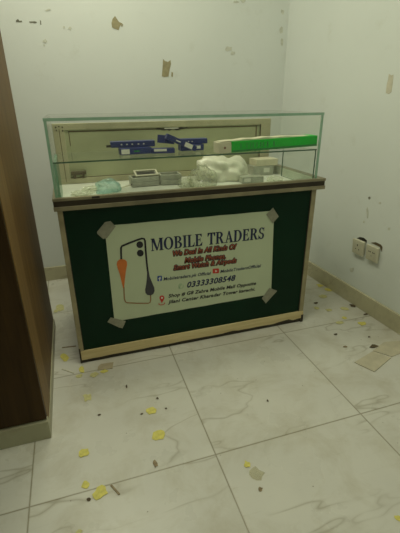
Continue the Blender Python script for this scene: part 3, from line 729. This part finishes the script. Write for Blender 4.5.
# ------------------------------------------------------------------ wall sockets
def socket(c_px, hz, label, kind):
    p = hitR(*c_px)
    t = empty('wall_socket', (xr(p.y), p.y, p.z), label, 'socket', None, (0, 0.10, PI+0.0515))
    # local +x points away from the wall
    def ch(name, x0, x1, y0, y1, z0, z1, m, bev=0.0, par=None):
        bm = nb(); box(bm, x0, x1, y0, y1, z0, z1); o = link(name, bm, m, par or t, bevel=bev); return o
    ch('back_box', 0.000, 0.014, -0.034, 0.034, -0.038, 0.038, M_PLASTIC)
    f = ch('faceplate', 0.014, 0.024, -0.043, 0.043, -0.043, 0.043, M_PLASTIC, 0.003)
    ch('raised_panel', 0.024, 0.026, -0.030, 0.030, -0.032, 0.032, M_PLASTIC, 0.001)
    for y, z, w, h in kind:
        ch('pin_hole', 0.0258, 0.0264, y-w, y+w, z-h, z+h, M_HOLE)
    return t
THREE = [(0.0, 0.014, 0.003, 0.005), (-0.012, -0.010, 0.003, 0.003), (0.012, -0.010, 0.003, 0.003)]
TWO = [(-0.018, 0.010, 0.003, 0.003), (-0.008, 0.010, 0.003, 0.003), (0.010, 0.010, 0.003, 0.003), (0.020, 0.010, 0.003, 0.003), (0.0, -0.012, 0.002, 0.002)]
socket((361.0, 246.5), 0.1, 'cream wall socket on the right wall, the one nearer the counter', THREE)
socket((375.0, 252.8), 0.1, 'cream wall socket on the right wall, the one farther from the counter', TWO)
# dark patches painting the shade in the wall holes above the two boxes
mark_right([(357, 238), (360, 237), (364, 237.8), (367, 240.5), (366.5, 243), (358, 240)], M_HOLE, 'hole_shade_patch')
mark_right([(371, 242.6), (376, 242.2), (381, 244.6), (382.6, 247), (382, 252), (380, 247)], simple('shadowy_brown_gap', (0.12, 0.09, 0.05), 0.8), 'hole_shade_patch')

# ------------------------------------------------------------------ litter on the floor
def scrap(px, py, wpx, hpx, mat, label, seed, cat='paper scrap', name='paper_scrap', group='yellow paper scraps on the floor', rot=0.0, n=11, jit=0.25, curl=0.002, sq=False):
    rnd = random.Random(seed)
    c = hit(px, py, Z=0.001); cx = hit(px+wpx/2, py, Z=0.001); cy = hit(px, py-hpx/2, Z=0.001)
    rx = (cx-c).length*0.84; ry = abs(cy.y-c.y)*0.84
    bm = nb(); top, bot = [], []
    pts = []
    for i in range(n):
        a = 2*PI*i/n
        k = 1+rnd.uniform(-jit, jit)
        if sq: k *= 1/max(abs(math.cos(a)), abs(math.sin(a)))*0.92
        u, v = rx*math.cos(a)*k, ry*math.sin(a)*k
        pts.append((u*math.cos(rot)-v*math.sin(rot), u*math.sin(rot)+v*math.cos(rot)))
    # small crumpled sheet: rings so that it can curl
    rings = [1.0, 0.6, 0.25]
    vt = []
    for s in rings:
        vt.append([bm.verts.new((u*s, v*s, 0.0012+rnd.uniform(0, curl)*(1.0 if s == 1 else 0.5))) for u, v in pts])
    ct = bm.verts.new((0, 0, 0.001+curl*0.3))
    for r in range(2):
        for i in range(n): bm.faces.new((vt[r][i], vt[r][(i+1) % n], vt[r+1][(i+1) % n], vt[r+1][i]))
    for i in range(n): bm.faces.new((vt[2][i], vt[2][(i+1) % n], ct))
    geo = bmesh.ops.extrude_face_region(bm, geom=bm.faces[:])
    for e in geo['geom']:
        if isinstance(e, bmesh.types.BMVert): e.co.z = max(0.0001, e.co.z-0.0009)
    o = link(name, bm, mat); o.location = (c.x, c.y, 0.0002)
    return setp(o, label, cat, group)
Y_ = M_YEL
scraps = [
 (159.3, 435.5, 17, 12, Y_, 'yellow paper scrap, largest one lying alone on the open floor before the counter', False, 0.0),
 (151.5, 411, 13, 8, Y_, 'yellow paper scrap just above the largest one, nearer the counter', True, 0.1),
 (84, 453, 13, 10, Y_, 'yellow paper scrap level with the skirting of the partition, to its right', False, 0.2),
 (85, 485, 9, 9, Y_, 'small round yellow scrap above left of the long slanted scrap', False, 0.0),
 (100, 493, 17, 14, Y_, 'long slanted yellow scrap with a dark crumb at its lower left end', True, 0.75),
 (79, 532, 8, 5, M_YELP, 'pale yellow scrap at the lowest left edge of the view', False, 0.0),
 (87.5, 397.5, 9, 8, M_YELP, 'pale yellow scrap on the floor in front of the counter\'s left corner', True, 0.2),
 (64.5, 357.5, 9, 9, Y_, 'yellow scrap between the partition and the counter corner', False, 0.4),
 (81.5, 370, 7, 8, Y_, 'yellow scrap standing out just below the counter\'s left corner', False, 0.2),
 (79.5, 376, 8, 4, M_YELP, 'thin pale scrap touching the one under the counter\'s left corner', False, 0.0),
 (94, 375, 10, 6, M_YELP, 'pale yellow scrap beside the lower edge of the small cardboard piece', False, 0.0),
 (104, 371.5, 9, 4, Y_, 'narrow yellow scrap lying over the small cardboard piece', False, 0.1),
 (60, 308, 9, 8, M_YELP, 'crumbly pale yellow scrap far back between the partition and counter', False, 0.0),
 (56, 311, 5, 4, M_YELP, 'tiny pale scrap beside the crumbly one behind the partition edge', False, 0.0),
 (320, 285.5, 7, 4, Y_, 'yellow scrap deepest behind, right of the counter by the skirting', True, 0.1),
 (328.5, 289.5, 8, 5, Y_, 'bright yellow scrap touching the foot of the right skirting', False, 0.3),
 (323, 296.5, 9, 5, M_YELP, 'pale yellow scrap below the two by the skirting', False, 0.1),
 (316.5, 308, 7, 4, M_YELP, 'pale yellow scrap beside the tiny dark speck, right of the counter', False, 0.0),
 (329, 310, 7, 3.5, M_YELP, 'faint pale scrap in the middle of the right-hand scatter', True, 0.0),
 (344.5, 308.8, 8, 5, M_YELP, 'pale yellow scrap near the dark twig under the sockets', False, 0.3),
 (344.5, 318, 6, 3.5, Y_, 'small yellow scrap between the twig and the pale ones in the right-hand scatter', False, 0.0),
 (340, 322.7, 10, 3.5, M_YELP, 'thin pale scrap lowest left of the right-hand scatter', True, 0.0),
 (362.5, 323.5, 10, 4.5, Y_, 'yellow scrap rightmost of the scatter, under the skirting', True, 0.0),
 (247.5, 464.5, 9, 8, Y_, 'yellow scrap stuck to a clear tape piece, at the lower middle of the floor', True, -0.6),
 (399, 519, 7, 12, Y_, 'yellow scrap cut by the right edge of the view, low down', True, 0.3),
]
for i, (px, py, w, h, m, lab, sq, rot) in enumerate(scraps):
    scrap(px, py, w, h, m, lab, 100+i, sq=sq, rot=rot)
# clear tape piece by the yellow scrap
scrap(256, 474, 16, 17, M_CTAPE, 'clear crumpled tape beside the yellow scrap at the lower middle of the floor', 301, 'tape', 'clear_tape', None, 0.5, 10, 0.2, 0.002, True)
dk = [
 (89, 499.5, 5, 3.5, M_SCRAPD, 'dark crumb at the lower left end of the long slanted yellow scrap'),
 (155.5, 464, 5, 8, M_SCRAPB, 'brown chip below the largest yellow scrap, by the tile joint'),
 (126.5, 386.5, 1.8, 4, M_SCRAPD, 'dark splinter on the floor before the banner\'s lower left'),
 (157.5, 398.5, 2.5, 2, M_SCRAPD, 'dark crumb directly behind the second yellow scrap'),
 (166, 408.5, 2.5, 2.5, M_SCRAPD, 'dark crumb right of the second yellow scrap'),
 (142, 414, 3.5, 1.5, M_SCRAPD, 'dark crumb left of the second yellow scrap'),
 (99, 415, 5, 1.8, M_SCRAPD, 'brown sliver between the pale scrap and the open floor'),
 (260.5, 489.5, 6, 5, M_SCRAPB, 'brown smudge of crumbs below the clear tape'),
 (267.5, 401, 2, 3, M_SCRAPD, 'tiny dark speck alone in the middle of the right floor tile'),
 (316, 303, 5.5, 2, M_SCRAPD, 'tiny dark speck in the scatter right of the counter'),
 (336, 334.5, 4, 2.5, M_SCRAPD, 'dark crumb alone below the right-hand scatter'),
 (374, 346.5, 11, 5, M_SCRAPD, 'heap of dark crumbs behind the buff cardboard sheet'),
 (353, 306, 8, 4.5, M_SCRAPD, 'dark dirt clump at the foot of the right skirting'),
 (365.5, 314.5, 6, 2, M_SCRAPD, 'dark twig at the foot of the right skirting'),
 (345, 347, 6, 2, M_SCRAPB, 'faint brown smear left of the dark crumb heap'),
 (369, 337, 3, 1.6, M_SCRAPD, 'tiny dark crumb behind the crumb heap'),
]
for i, (px, py, w, h, m, lab) in enumerate(dk):
    scrap(px, py, w, h, m, lab, 400+i, 'debris', 'debris_crumb', 'dark crumbs on the floor', 0.2*math.sin(i*3), 9, 0.35, 0.003)
# cardboard sheets and sticks
def sheet(px_pts, mat, label, z=0.0004, th=0.0025, name='cardboard_sheet', cat='cardboard', lift=None):
    P = [hit(x, y, Z=z+th) for x, y in px_pts]; c = sum(P, Vector())/len(P)
    bm = nb(); prism(bm, [(p.x-c.x, p.y-c.y) for p in P], lambda u, v, w: (u, v, w), th)
    o = link(name, bm, mat); o.location = (c.x, c.y, z)
    return setp(o, label, cat)
sheet([(354.5, 362), (374.5, 371.5), (391, 357.5), (373, 351)], M_SHEET, 'buff cardboard sheet lying flat near the right wall, its point towards the viewer', th=0.004)
sheet([(373, 350.5), (392, 356.5), (408, 350), (408, 340), (384, 342)], M_SHEET, 'buff cardboard sheet behind the pointed one, running out of view at right', th=0.003)
sheet([(98, 366.5), (101, 363.8), (113.5, 362), (112.5, 368.2), (97.5, 370)], simple('brown_card', (0.42, 0.36, 0.24), 0.7), 'small brown cardboard piece beneath the counter\'s left front edge')
def stick(a, b, w, mat, label):
    A = hit(*a, Z=0.002); B = hit(*b, Z=0.002); d = (B-A); L = d.length
    bm = nb(); box(bm, 0, L, -w/2, w/2, 0, 0.003)
    o = link('thin_stick', bm, mat, bevel=0.0006); o.location = (A.x, A.y, 0.0003); o.rotation_euler = (0, 0, math.atan2(d.y, d.x))
    return setp(o, label, 'stick')
stick((62, 347.5), (76, 346), 0.006, M_SCRAPB, 'thin brown stick across the gap beside the counter\'s left corner')
stick((62, 369), (74, 373), 0.005, M_STRIP, 'thin pale stick left of the scraps below the counter corner')
stick((111, 485), (119.5, 494.5), 0.006, M_SCRAPB, 'thin brown strip right of the long slanted yellow scrap')
